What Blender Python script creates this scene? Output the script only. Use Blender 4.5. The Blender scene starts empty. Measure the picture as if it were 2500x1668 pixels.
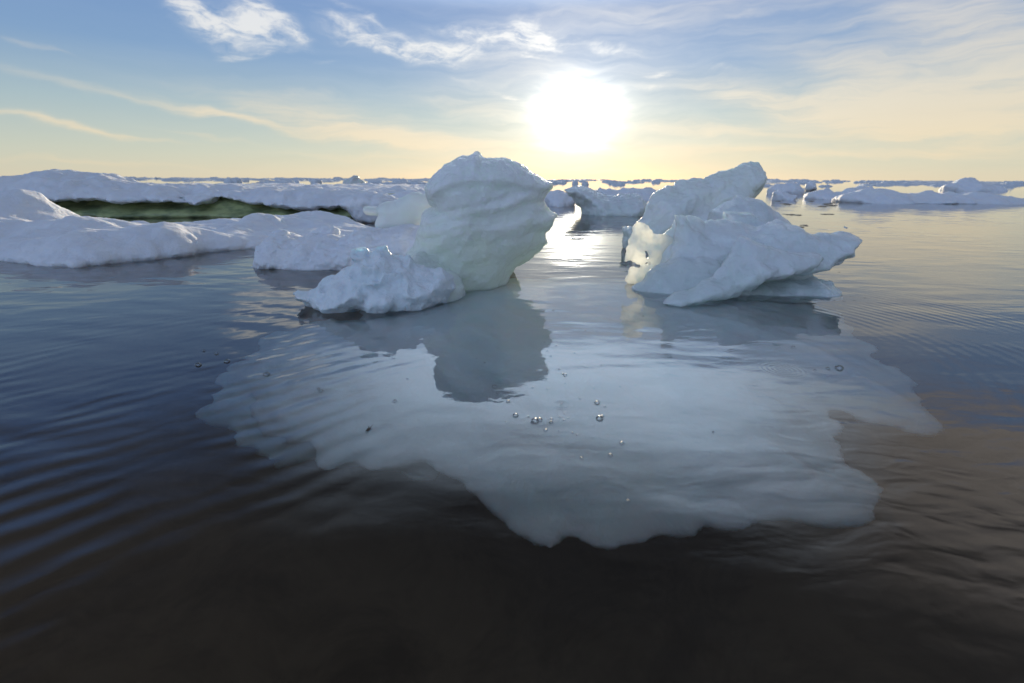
import bpy, math, random, time
import numpy as np
from mathutils import Matrix, Vector
T00 = time.time()
sc = bpy.context.scene
COL = sc.collection
# ------------------------------------------------------------------ camera
W, H, F = 2500, 1668, 1180.0
PITCH = math.atan((834 - 436) / F); ROLL = math.radians(.25)
CZ = .5
Fw = Vector((0, math.cos(PITCH), -math.sin(PITCH))); U0 = Vector((0, math.sin(PITCH), math.cos(PITCH))); R0 = Vector((1, 0, 0))
RT = R0 * math.cos(ROLL) + U0 * math.sin(ROLL); UP = U0 * math.cos(ROLL) - R0 * math.sin(ROLL)
cam = bpy.data.objects.new('camera', bpy.data.cameras.new('camera')); COL.objects.link(cam)
M = Matrix((RT, UP, -Fw)).transposed().to_4x4(); M.translation = (0, 0, CZ); cam.matrix_world = M
cam.data.lens = F / W * 36; cam.data.sensor_width = 36; cam.data.clip_start = .02; cam.data.clip_end = 12000
cam.data.dof.use_dof = True; cam.data.dof.focus_distance = 2.2; cam.data.dof.aperture_fstop = 3.2
sc.camera = cam

def ray(px, py):
    d = Fw + RT * ((px - 1250) / F) + UP * ((834 - py) / F)
    return d.normalized()

# ------------------------------------------------------------------ sky, sun, exposure
SD = ray(1410, 277)
SEL = math.asin(SD.z); SAZ = math.atan2(SD.x, SD.y)
world = bpy.data.worlds.new('World'); sc.world = world; world.use_nodes = True

class NT:
    """small helper to write node graphs as expressions"""
    def __init__(s, nt): s.nt = nt
    def n(s, typ, **kw):
        nd = s.nt.nodes.new(typ)
        for k, v in kw.items(): setattr(nd, k, v)
        return nd
    def put(s, sock, v):
        if isinstance(v, bpy.types.NodeSocket): s.nt.links.new(v, sock)
        else: sock.default_value = v
    def m(s, op, a, b=None, c=None, clamp=False):
        nd = s.n('ShaderNodeMath', operation=op, use_clamp=clamp); s.put(nd.inputs[0], a)
        if b is not None: s.put(nd.inputs[1], b)
        if c is not None: s.put(nd.inputs[2], c)
        return nd.outputs[0]
    def v(s, op, a, b=None):
        nd = s.n('ShaderNodeVectorMath', operation=op); s.put(nd.inputs[0], a)
        if b is not None: s.put(nd.inputs[3 if op == 'SCALE' else 1], b)
        return nd.outputs[1] if op in ('DOT_PRODUCT', 'LENGTH', 'DISTANCE') else nd.outputs[0]
    def xyz(s, a):
        nd = s.n('ShaderNodeSeparateXYZ'); s.put(nd.inputs[0], a); return nd.outputs
    def cmb(s, x, y, z=0.):
        nd = s.n('ShaderNodeCombineXYZ')
        for i, q in enumerate((x, y, z)): s.put(nd.inputs[i], q)
        return nd.outputs[0]
    def noise(s, vec, scale=1., detail=3., rough=.5, dist=0., lac=2.):
        nd = s.n('ShaderNodeTexNoise'); s.put(nd.inputs['Vector'], vec)
        for k, q in (('Scale', scale), ('Detail', detail), ('Roughness', rough), ('Distortion', dist), ('Lacunarity', lac)): s.put(nd.inputs[k], q)
        return nd.outputs[0]
    def mapping(s, vec, loc=(0, 0, 0), rot=(0, 0, 0), scale=(1, 1, 1), typ='POINT'):
        nd = s.n('ShaderNodeMapping', vector_type=typ); s.put(nd.inputs[0], vec)
        nd.inputs[1].default_value = loc; nd.inputs[2].default_value = rot; nd.inputs[3].default_value = scale
        return nd.outputs[0]
    def rng(s, v, a, b, c=0., d=1., smooth=True):
        nd = s.n('ShaderNodeMapRange', interpolation_type='SMOOTHSTEP' if smooth else 'LINEAR')
        for i, q in enumerate((v, a, b, c, d)): s.put(nd.inputs[i], q)
        return nd.outputs[0]
    def mix(s, f, a, b, blend='MIX'):
        nd = s.n('ShaderNodeMix', data_type='RGBA', blend_type=blend); nd.clamp_factor = True
        s.put(nd.inputs[0], f); s.put(nd.inputs[6], a); s.put(nd.inputs[7], b); return nd.outputs[2]
    def ramp(s, f, stops):
        nd = s.n('ShaderNodeValToRGB'); s.put(nd.inputs[0], f); el = nd.color_ramp.elements
        while len(el) < len(stops): el.new(.5)
        for e, (p, c) in zip(el, stops): e.position = p; e.color = tuple(c) + (1,)
        return nd.outputs[0]

def rgb(*c): return tuple(c) + (1.,)

def build_world():
    g = NT(world.node_tree); nt = world.node_tree
    d = g.n('ShaderNodeTexCoord').outputs['Generated']
    x, y, z = g.xyz(d)
    el = g.m('ARCSINE', z); az = g.m('ARCTAN2', x, y)
    sky = g.n('ShaderNodeTexSky', sky_type='NISHITA', sun_disc=False, sun_elevation=SEL, sun_rotation=SAZ)
    sky.air_density = 1.; sky.dust_density = .25; sky.ozone_density = 2.
    nish = g.v('SCALE', sky.outputs[0], .1)
    base = g.ramp(g.rng(z, 0, 1, 0, 1, False), [(0, (.70, .67, .54)), (.045, (.60, .64, .57)), (.11, (.42, .54, .60)), (.19, (.22, .37, .62)),
                       (.34, (.13, .26, .60)), (.54, (.095, .085, .09)), (1, (.07, .062, .06))])
    base = g.mix(.22, base, nish)
    # sun glow seen through the thin cloud
    cs = g.v('DOT_PRODUCT', d, (SD.x, SD.y, SD.z)); th = g.m('MULTIPLY', g.m('ARCCOSINE', g.m('MINIMUM', cs, 1.)), 57.2958)
    da = g.m('MULTIPLY', g.m('SUBTRACT', az, SAZ), 57.2958 * .74); de = g.m('MULTIPLY', g.m('SUBTRACT', el, SEL), 57.2958)
    ell = g.m('SQRT', g.m('ADD', g.m('MULTIPLY', da, da), g.m('MULTIPLY', de, de)))
    core = g.m('MULTIPLY', g.m('EXPONENT', g.m('DIVIDE', ell, -.85)), 26.)
    halo = g.m('MULTIPLY', g.m('EXPONENT', g.m('DIVIDE', th, -8.)), .27)
    wide = g.m('MULTIPLY', g.m('EXPONENT', g.m('DIVIDE', th, -24.)), .14)
    glow = g.m('ADD', g.m('ADD', core, halo), wide)
    # cloud positions: azimuth / elevation in radians
    ae = g.cmb(az, el, 0.)
    wv = g.n('ShaderNodeTexNoise'); g.put(wv.inputs['Vector'], g.mapping(ae, scale=(1, 2.2, 1))); wv.inputs['Scale'].default_value = 9.; wv.inputs['Detail'].default_value = 4.
    warp = g.v('SCALE', g.v('SUBTRACT', wv.outputs['Color'], (.5, .5, .5)), .085)
    aew = g.v('ADD', ae, g.v('MULTIPLY', warp, (1., .55, 0.)))
    def blob(src, X, Y, a, b, rot, s):
        r = ray(X * 2500 / 2350, Y * 2500 / 2350); ca, ce = math.atan2(r.x, r.y), math.asin(r.z)
        r2 = ray((X + 30) * 2500 / 2350, Y * 2500 / 2350); r3 = ray(X * 2500 / 2350, (Y - 30) * 2500 / 2350)
        ka = abs(math.atan2(r2.x, r2.y) - ca) / 30; ke = abs(math.asin(r3.z) - ce) / 30
        p = g.mapping(src, loc=(ca, ce, 0), rot=(0, 0, math.radians(-rot)), scale=(a * ka * 1.12, b * ke * 1.22, 1), typ='TEXTURE')
        q = g.v('LENGTH', p)
        return g.m('MULTIPLY', g.m('EXPONENT', g.m('MULTIPLY', g.m('MULTIPLY', q, q), -1.)), s)
    def total(src, L):
        t = None
        for b in L:
            q = blob(src, *b); t = q if t is None else g.m('ADD', t, q)
        return t
    puffs = total(aew, [(450, 30, 80, 26, 38, .95), (540, 62, 90, 26, 6, 1.1), (590, 30, 44, 36, 20, 1.0), (668, 72, 40, 15, 30, .95), (575, 121, 60, 8, -12, .6),
        (800, 60, 70, 18, 12, .75), (900, 112, 130, 13, 8, .85), (1040, 116, 110, 16, 6, 1.0), (1130, 85, 130, 20, 4, .9), (1225, 84, 55, 32, 25, 1.2),
        (1400, 108, 90, 13, 12, .6), (1493, 168, 34, 12, 5, .8), (1165, 221, 46, 9, 18, .85), (1480, 200, 40, 8, 3, .6), (1640, 158, 60, 8, 14, .45), (1210, 135, 40, 7, 10, .7), (820, 30, 160, 10, 22, .45),
        (1060, 180, 60, 6, 12, .4), (750, 145, 30, 6, 0, .3), (2100, 20, 120, 10, 10, .3)])
    fib = g.noise(g.mapping(aew, rot=(0, 0, .25), scale=(1, 3.2, 1)), 22., 6., .62)
    pa = g.rng(g.m('MULTIPLY', puffs, g.m('ADD', g.m('MULTIPLY', fib, 3.9), -1.05)), .04, 1.5, 0., .88)
    veils = total(aew, [(2230, 90, 330, 110, 28, .75), (2000, 190, 260, 40, 24, .5), (1850, 235, 240, 34, 12, .75), (2150, 250, 260, 40, -6, .7), (1700, 225, 110, 22, 14, .4),
        (1500, 30, 300, 40, 0, .35), (300, 222, 260, 10, 9, .55), (520, 262, 120, 8, 13, .75), (120, 288, 220, 9, 6, .5), (60, 100, 90, 5, 12, .35), (250, 305, 160, 5, 5, .4), (480, 312, 90, 5, 8, .4),
        (760, 250, 230, 30, 8, .4), (800, 300, 260, 26, 10, .65), (1000, 332, 230, 14, 4, .55), (1330, 345, 220, 9, 4, .7), (1600, 300, 260, 16, 4, .5), (1700, 350, 330, 9, 2, .55), (2100, 300, 280, 18, -3, .5),
        (2250, 340, 250, 12, 2, .4), (1100, 250, 120, 26, 8, .45), (1250, 180, 200, 60, 10, .3), (200, 372, 300, 6, 1, .4), (900, 360, 200, 6, 2, .4)])
    str1 = g.noise(g.mapping(aew, rot=(0, 0, .14), scale=(1, 9, 1)), 5.5, 6., .6, .3)
    str2 = g.noise(g.mapping(aew, rot=(0, 0, -.05), scale=(1, 14, 1)), 3.2, 6., .58, .2)
    sn = g.m('ADD', g.m('MULTIPLY', str1, .6), g.m('MULTIPLY', str2, .4))
    va = g.rng(g.m('MULTIPLY', g.m('ADD', veils, g.rng(az, -.6, .2, .08, .26)), g.m('ADD', g.m('MULTIPLY', sn, 2.6), -.4)), .05, 1.2, 0., .85)
    ccol = g.ramp(g.rng(z, 0, 1, 0, 1, False), [(0, (.86, .66, .42)), (.06, (.84, .70, .48)), (.14, (.74, .68, .56)), (.24, (.62, .61, .60)), (.36, (.52, .54, .60)), (1, (.2, .24, .34))])
    pcol = g.ramp(g.rng(z, 0, 1, 0, 1, False), [(0, (.95, .8, .55)), (.2, (.82, .82, .80)), (.36, (.70, .73, .80)), (1, (.3, .34, .45))])
    c = g.mix(va, base, ccol); c = g.mix(pa, c, pcol)
    gl = g.m('MULTIPLY', glow, g.m('ADD', g.m('ADD', g.m('MULTIPLY', g.m('MAXIMUM', va, pa), .7), g.m('MULTIPLY', sn, 1.3)), .1))
    c = g.v('ADD', c, g.v('SCALE', (1., .95, .84), gl))
    # invented bright sky behind the viewer, added as fill for the ice's shaded side
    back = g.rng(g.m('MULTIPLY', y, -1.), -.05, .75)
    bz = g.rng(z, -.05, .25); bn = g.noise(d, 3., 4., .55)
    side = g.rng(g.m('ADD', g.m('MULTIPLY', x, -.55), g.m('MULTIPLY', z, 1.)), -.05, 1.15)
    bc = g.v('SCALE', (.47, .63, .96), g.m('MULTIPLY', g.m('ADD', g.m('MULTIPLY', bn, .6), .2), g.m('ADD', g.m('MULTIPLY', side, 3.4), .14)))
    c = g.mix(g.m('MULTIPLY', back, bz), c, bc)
    # unseen bright cloud bank above the view, added to brighten the water's reflection
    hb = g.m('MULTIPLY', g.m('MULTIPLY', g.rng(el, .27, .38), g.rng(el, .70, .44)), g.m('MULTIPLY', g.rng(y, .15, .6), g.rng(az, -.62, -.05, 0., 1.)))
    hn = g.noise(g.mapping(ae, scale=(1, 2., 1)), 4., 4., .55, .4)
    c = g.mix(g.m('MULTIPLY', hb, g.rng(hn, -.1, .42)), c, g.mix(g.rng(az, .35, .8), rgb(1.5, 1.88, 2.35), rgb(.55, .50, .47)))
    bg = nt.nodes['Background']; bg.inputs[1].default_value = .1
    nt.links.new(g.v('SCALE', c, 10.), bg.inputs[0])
build_world()

sun = bpy.data.lights.new('sun', 'SUN'); sun.energy = 5.; sun.angle = math.radians(.9); sun.color = (1., .84, .6)
so = bpy.data.objects.new('sun', sun); COL.objects.link(so)
so.rotation_euler = SD.to_track_quat('Z', 'Y').to_euler()
sc.view_settings.view_transform = 'Standard'; sc.view_settings.look = 'None'; sc.view_settings.exposure = 0; sc.view_settings.gamma = 1
sc.cycles.max_bounces = 10; sc.cycles.transmission_bounces = 8; sc.cycles.transparent_max_bounces = 12; sc.cycles.diffuse_bounces = 3; sc.cycles.glossy_bounces = 5
sc.cycles.sample_clamp_indirect = 3.; sc.cycles.sample_clamp_direct = 12.; sc.cycles.blur_glossy = .5; sc.cycles.use_denoising = True
try: sc.cycles.denoiser = 'OPENIMAGEDENOISE'
except Exception: pass

# ------------------------------------------------------------------ pixel -> place helpers (src pixels)
D2S = 2500 / 2350
def at_z(px, py, z):
    d = ray(px, py); t = (z - CZ) / d.z; return (d.x * t, d.y * t)
def at_plane(px, py, a, b=0., c=0.):
    """point on the plane y = a + b x + c z -> (x, z)"""
    d = ray(px, py); t = (a + CZ * c) / (d.y - b * d.x - c * d.z)
    return (d.x * t, CZ + d.z * t)
def at_depth(px, py, depth):
    """point seen at px,py through the refracting surface, lying depth below it"""
    d = ray(px, py); t = -CZ / d.z; s = (d.x * t, d.y * t)
    hxy = math.hypot(d.x, d.y); si = hxy / 1.333; k = depth * si / math.sqrt(1 - si * si)
    return (s[0] + d.x / hxy * k, s[1] + d.y / hxy * k)
Z1 = lambda L: [(x * .42553, 360 + y * .42553) for x, y in L]
Z2 = lambda L: [(600 + x * .36170, 340 + y * .36170) for x, y in L]
Z3 = lambda L: [(1450 + x * .38265, 360 + y * .38265) for x, y in L]
Z4 = lambda L: [(1250 + x * .53191, 380 + y * .53191) for x, y in L]
ZD = lambda L: [(x * D2S, y * D2S) for x, y in L]

# ------------------------------------------------------------------ numpy noise + fields
def _hash(ix, iy, iz, seed):
    h = (ix.astype(np.uint32) * np.uint32(374761393) + iy.astype(np.uint32) * np.uint32(668265263) + iz.astype(np.uint32) * np.uint32(2147483647 & 1274126177) + np.uint32(seed * 9176 + 77))
    h = (h ^ (h >> np.uint32(13))) * np.uint32(1274126177); h = h ^ (h >> np.uint32(16))
    return (h & np.uint32(0xffff)).astype(np.float32) / 32767.5 - 1.
def vnoise(x, y, z, seed=0):
    x, y, z = np.broadcast_arrays(np.float32(x), np.float32(y), np.float32(z))
    fx, fy, fz = np.floor(x), np.floor(y), np.floor(z); ix, iy, iz = fx.astype(np.int32), fy.astype(np.int32), fz.astype(np.int32)
    x = x - fx; y = y - fy; z = z - fz
    x = x * x * x * (x * (x * 6 - 15) + 10); y = y * y * y * (y * (y * 6 - 15) + 10); z = z * z * z * (z * (z * 6 - 15) + 10)
    r = 0
    for a in (0, 1):
        for b in (0, 1):
            for c in (0, 1):
                r = r + (x if a else 1 - x) * (y if b else 1 - y) * (z if c else 1 - z) * _hash(ix + a, iy + b, iz + c, seed)
    return r
def fbm(x, y, z, s, o=3, seed=0, g=.5):
    r = 0; a = 1; t = 0
    for i in range(o):
        r = r + a * vnoise(x * s + 13.7 * i, y * s - 7.3 * i, z * s + 3.1 * i, seed + i); t += a; a *= g; s *= 2.03
    return r / t * 1.5
def smin(a, b, k):
    h = np.clip(.5 + .5 * (b - a) / k, 0, 1); return b + (a - b) * h - k * h * (1 - h)
def smax(a, b, k): return -smin(-a, -b, k)
def poly_sd(X, Z, poly):
    P = np.array(poly, np.float32); d2 = np.full(X.shape, 1e9, np.float32); ins = np.zeros(X.shape, bool)
    for i in range(len(P)):
        a, b = P[i], P[(i + 1) % len(P)]; e = b - a; L = max(float(e @ e), 1e-12)
        t = np.clip(((X - a[0]) * e[0] + (Z - a[1]) * e[1]) / L, 0, 1)
        d2 = np.minimum(d2, (X - a[0] - t * e[0]) ** 2 + (Z - a[1] - t * e[1]) ** 2)
        c = (a[1] > Z) != (b[1] > Z)
        if abs(e[1]) > 1e-9: ins ^= c & (X < (Z - a[1]) / e[1] * e[0] + a[0])
    return np.where(ins, -1, 1) * np.sqrt(d2)
def subdiv(poly, amp, seed, n=3):
    """break the straight edges of a traced outline"""
    rnd = random.Random(seed); P = [Vector(p) for p in poly]
    for k in range(n):
        Q = []
        for i in range(len(P)):
            a, b = P[i], P[(i + 1) % len(P)]; e = b - a; nrm = Vector((-e.y, e.x))
            Q += [a, (a + b) / 2 + nrm * rnd.uniform(-amp, amp)]
        P = Q
    return [tuple(p) for p in P]

def surface_nets(Fd, xs, ys, zs):
    Fd = Fd.copy(); Fd[0] = Fd[-1] = 1; Fd[:, 0] = Fd[:, -1] = 1; Fd[:, :, 0] = Fd[:, :, -1] = 1
    ins = Fd < 0; nx, ny, nz = Fd.shape; c = (nx - 1, ny - 1, nz - 1)
    acc = np.zeros(c + (3,), np.float32); cnt = np.zeros(c, np.float32); base = [xs, ys, zs]
    def sl(o): return tuple(slice(o[i], o[i] + c[i]) for i in range(3))
    for ax in range(3):
        for u in (0, 1):
            for v in (0, 1):
                o = [0, 0, 0]; oth = [i for i in range(3) if i != ax]; o[oth[0]] = u; o[oth[1]] = v; p = list(o); p[ax] = 1
                A, B = Fd[sl(o)], Fd[sl(p)]; cr = (A < 0) != (B < 0)
                I = np.nonzero(cr); a, b = A[I], B[I]; t = a / (a - b)
                for k in range(3):
                    g = base[k]
                    if k == ax: acc[I + (k,)] += g[I[k]] + t * (g[I[k] + 1] - g[I[k]])
                    else: acc[I + (k,)] += g[I[k] + o[k]]
                cnt[I] += 1
    I = np.nonzero(cnt > 0); idx = np.full(c, -1, np.int64); idx[I] = np.arange(len(I[0]))
    V = acc[I] / cnt[I][:, None]; quads = []
    for ax in range(3):
        o1, o2 = [i for i in range(3) if i != ax]
        A = np.take(ins, range(0, Fd.shape[ax] - 1), ax); B = np.take(ins, range(1, Fd.shape[ax]), ax)
        E = np.nonzero(A != B); E = np.array(E); ok = (E[o1] > 0) & (E[o2] > 0) & (E[o1] < c[o1]) & (E[o2] < c[o2]); E = E[:, ok]
        q = []
        for (da, db) in ((-1, -1), (0, -1), (0, 0), (-1, 0)):
            e = E.copy(); e[o1] += da; e[o2] += db; q.append(idx[tuple(e)])
        q = np.array(q).T; fl = A[tuple(E)]
        if ax == 1: fl = ~fl
        q[~fl] = q[~fl][:, ::-1]; quads.append(q)
    Q = np.concatenate(quads); return V, Q[(Q >= 0).all(1)]

def lap(V, Q, it=1, k=.5):
    for _ in range(it):
        S = np.zeros_like(V); n = np.zeros(len(V), np.float32)
        for i in range(4):
            a, b = Q[:, i], Q[:, (i + 1) % 4]; S += np.stack([np.bincount(a, V[b, j], len(V)) for j in range(3)], 1); n += np.bincount(a, minlength=len(V))
            S += np.stack([np.bincount(b, V[a, j], len(V)) for j in range(3)], 1); n += np.bincount(b, minlength=len(V))
        V = V + (S / np.maximum(n, 1)[:, None] - V) * k
    return V.astype(np.float32)

def to_mesh(name, V, Q, smooth=True):
    me = bpy.data.meshes.new(name); Q = np.asarray(Q, np.int32); n = Q.shape[1]
    me.vertices.add(len(V)); me.vertices.foreach_set('co', np.asarray(V, np.float32).ravel())
    me.loops.add(Q.size); me.loops.foreach_set('vertex_index', Q.ravel())
    me.polygons.add(len(Q)); me.polygons.foreach_set('loop_start', np.arange(0, Q.size, n, dtype=np.int32))
    me.update(calc_edges=True); me.polygons.foreach_set('use_smooth', np.full(len(Q), smooth)); me.update()
    return me
def displace(me, fn):
    n = len(me.vertices); V = np.empty(n * 3, np.float32); me.vertices.foreach_get('co', V); V = V.reshape(-1, 3)
    N = np.empty(n * 3, np.float32); me.vertex_normals.foreach_get('vector', N); N = N.reshape(-1, 3)
    V = V + N * np.asarray(fn(V[:, 0], V[:, 1], V[:, 2], N), np.float32)[:, None]
    me.vertices.foreach_set('co', V.ravel()); me.update()

class Field:
    def __init__(s, x0, x1, y0, y1, z0, z1, h, ys=None):
        s.xs = np.arange(x0, x1, h).astype(np.float32); s.ys = np.arange(y0, y1, h).astype(np.float32) if ys is None else np.float32(ys)
        s.zs = np.arange(z0, z1, h).astype(np.float32)
        s.X, s.Y, s.Z = s.xs[:, None, None], s.ys[None, :, None], s.zs[None, None, :]
        s.F = np.full((len(s.xs), len(s.ys), len(s.zs)), 1., np.float32)
    def slab(s, poly, plane, T, R, k=.02, sub=False, amp=.12, seed=1, pw=2., sink=0.):
        """outline standing in the plane y = a + bx + cz, T = half thickness, R = edge rounding"""
        a, b, c = (tuple(plane) + (0, 0))[:3]
        P = [at_plane(x, y, a, b, c) for x, y in poly]; P = subdiv([(x, z - (sink if z < .01 else 0)) for x, z in P], amp, seed)
        sd = poly_sd(*np.meshgrid(s.xs, s.zs, indexing='ij'), P)[:, None, :]
        ain = np.clip(-sd / R, 0, 1); prof = np.clip(1 - (1 - ain) ** pw, 0, 1) ** (1 / pw)
        dy = np.abs(s.Y - (a + b * s.X + c * s.Z)) / math.sqrt(1 + b * b + c * c)
        if callable(T): T = T(s.X, s.Z)
        f = np.where(sd < 0, dy - T * prof, np.hypot(np.maximum(sd, 0), dy)).astype(np.float32)
        f = np.maximum(f, -.2)
        s.F = smax(s.F, -f, k) if sub else smin(s.F, f, k)
        return s
    def ball(s, p, r, k=.02, sub=False, rot=0.):
        X, Y = s.X - p[0], s.Y - p[1]
        if rot: cr, sr = math.cos(rot), math.sin(rot); X, Y = X * cr + Y * sr, Y * cr - X * sr
        q = np.sqrt((X / r[0]) ** 2 + (Y / r[1]) ** 2 + ((s.Z - p[2]) / r[2]) ** 2); f = ((q - 1) * min(r)).astype(np.float32)
        s.F = smax(s.F, -f, k) if sub else smin(s.F, f, k); return s
    def mesh(s, name, sm=1):
        V, Q = surface_nets(s.F, s.xs, s.ys, s.zs)
        if sm: V = lap(V, Q, sm)
        return to_mesh(name, V, Q)

def link(name, me, mat, parent=None, loc=None):
    o = bpy.data.objects.new(name, me); COL.objects.link(o)
    if mat and not me.materials: me.materials.append(mat)
    if parent: o.parent = parent
    if loc: o.location = loc
    return o
def tag(o, label=None, cat=None, group=None, kind=None):
    if label: o['label'] = label
    if cat: o['category'] = cat
    if group: o['group'] = group
    if kind: o['kind'] = kind
    return o
def empty(name, label, cat, loc=(0, 0, 0), group=None):
    o = bpy.data.objects.new(name, None); COL.objects.link(o); o.location = loc; o.empty_display_size = .1
    return tag(o, label, cat, group)
def part(name, me, mat, root, label=None):
    """mesh given in world coordinates, root at its own place"""
    o = link(name, me, mat, root); o.location = -Vector(root.location)
    if label: o['label'] = label
    return o

# ------------------------------------------------------------------ materials
def ice_mat(name, col, col2, radius, scale, rough=.45, grain=.0015, gs=70., lump=.004, ls=14., spec=.4, sss=1., zmix=None, streak=0., coat=0.):
    m = bpy.data.materials.new(name); m.use_nodes = True; nt = m.node_tree; g = NT(nt); b = nt.nodes['Principled BSDF']
    P = g.n('ShaderNodeNewGeometry').outputs['Position']
    f = g.rng(g.noise(g.mapping(P, scale=(1, 1, 2.5)), 4., 4., .55), .35, .65)
    if zmix:
        zz = g.m('ADD', g.xyz(P)[2], g.m('MULTIPLY', g.m('SUBTRACT', g.noise(P, 5., 3.), .5), .3)); f = g.m('MULTIPLY', g.rng(zz, zmix[0], zmix[1]), g.m('ADD', g.m('MULTIPLY', f, .3), .7))
    g.put(b.inputs['Base Color'], g.mix(f, rgb(*col), rgb(*col2)))
    b.inputs['Roughness'].default_value = rough; b.inputs['Specular IOR Level'].default_value = spec; b.inputs['IOR'].default_value = 1.31
    b.inputs['Subsurface Weight'].default_value = sss; b.inputs['Subsurface Radius'].default_value = radius; b.inputs['Subsurface Scale'].default_value = scale
    b.inputs['Coat Weight'].default_value = coat; b.inputs['Coat Roughness'].default_value = .15
    h = g.m('ADD', g.m('MULTIPLY', g.noise(P, gs, 4., .6), grain), g.m('MULTIPLY', g.noise(P, ls, 5., .55, .3), lump))
    if streak:
        q = g.noise(g.mapping(P, rot=(0, .22, 0), scale=(2, 2, 26)), 1., 4., .55, .4); h = g.m('ADD', h, g.m('MULTIPLY', q, streak))
    bp = g.n('ShaderNodeBump'); bp.inputs['Strength'].default_value = 1.; bp.inputs['Distance'].default_value = 1.; g.put(bp.inputs['Height'], h)
    nt.links.new(bp.outputs[0], b.inputs['Normal'])
    return m
M_TOWER = ice_mat('melting_ice', (.84, .94, .86), (.86, .89, .92), (.8, 1., .75), .11, .27, .0045, 75, .014, 13, zmix=(.05, .36), streak=.005, sss=.6)
M_CREST = ice_mat('carved_ice', (.74, .82, .82), (.81, .85, .89), (.7, 1., .85), .045, .25, .0038, 75, .013, 14, zmix=(.02, .2), sss=.5)
M_FOOT = ice_mat('blue_white_ice', (.72, .80, .85), (.78, .83, .87), (.6, .9, 1.), .025, .32, .005, 75, .015, 16, sss=.6)
M_SNOW = ice_mat('granular_snow', (.74, .77, .83), (.78, .80, .84), (.6, .85, 1.), .02, .6, .005, 60, .020, 10, spec=.25, sss=.45)
M_SHELF = ice_mat('submerged_ice', (.80, .94, .97), (.88, .95, .96), (.6, .9, 1.), .03, .7, .002, 40, .02, 7, spec=.1, sss=.7)
M_GREEN = ice_mat('green_ice', (.38, .42, .20), (.17, .21, .11), (.4, .8, .3), .05, .25, .001, 30, .02, 5, sss=.25, streak=.01, coat=.3)
M_FAR = ice_mat('far_ice', (.62, .67, .74), (.72, .76, .80), (.6, .9, 1.), .03, .6, .01, 14, .05, 3, spec=.2, sss=.0)
M_CLEAR = ice_mat('thin_ice', (.76, .80, .79), (.78, .81, .82), (.8, 1., .9), .05, .35, .0008, 60, .003, 14)

def glow_through(m, lo, hi, z0=None, z1=None):
    g = NT(m.node_tree); b = m.node_tree.nodes['Principled BSDF']; P = g.n('ShaderNodeNewGeometry').outputs['Position']
    tl = g.n('ShaderNodeBsdfTranslucent'); tl.inputs['Color'].default_value = (.86, 1., .97, 1); mx = g.n('ShaderNodeMixShader')
    f = g.rng(g.noise(P, 7., 4., .55), .3, .7, lo, hi)
    if z0 is not None: f = g.m('MULTIPLY', f, g.rng(g.xyz(P)[2], z0, z1, 1., .25))
    g.put(mx.inputs[0], f); m.node_tree.links.new(b.outputs[0], mx.inputs[1]); m.node_tree.links.new(tl.outputs[0], mx.inputs[2]); m.node_tree.links.new(mx.outputs[0], m.node_tree.nodes['Material Output'].inputs['Surface'])
glow_through(M_TOWER, .14, .34, .2, .5); glow_through(M_CREST, .10, .24); glow_through(M_CLEAR, .08, .2)
# thin sheet of ice that the low sun shines through
M_FIN = ice_mat('sunlit_thin_ice', (.80, .84, .80), (.82, .84, .80), (.8, 1., .9), .04, .35, .001, 60, .006, 14, sss=.5)
g = NT(M_FIN.node_tree); b = M_FIN.node_tree.nodes['Principled BSDF']; tl = g.n('ShaderNodeBsdfTranslucent'); tl.inputs['Color'].default_value = (.96, .96, .92, 1)
mx = g.n('ShaderNodeMixShader'); g.put(mx.inputs[0], g.rng(g.noise(g.n('ShaderNodeNewGeometry').outputs['Position'], 14., 4., .55), .36, .62, .25, .85)); M_FIN.node_tree.links.new(b.outputs[0], mx.inputs[1]); M_FIN.node_tree.links.new(tl.outputs[0], mx.inputs[2])
M_FIN.node_tree.links.new(mx.outputs[0], M_FIN.node_tree.nodes['Material Output'].inputs['Surface'])

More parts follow.
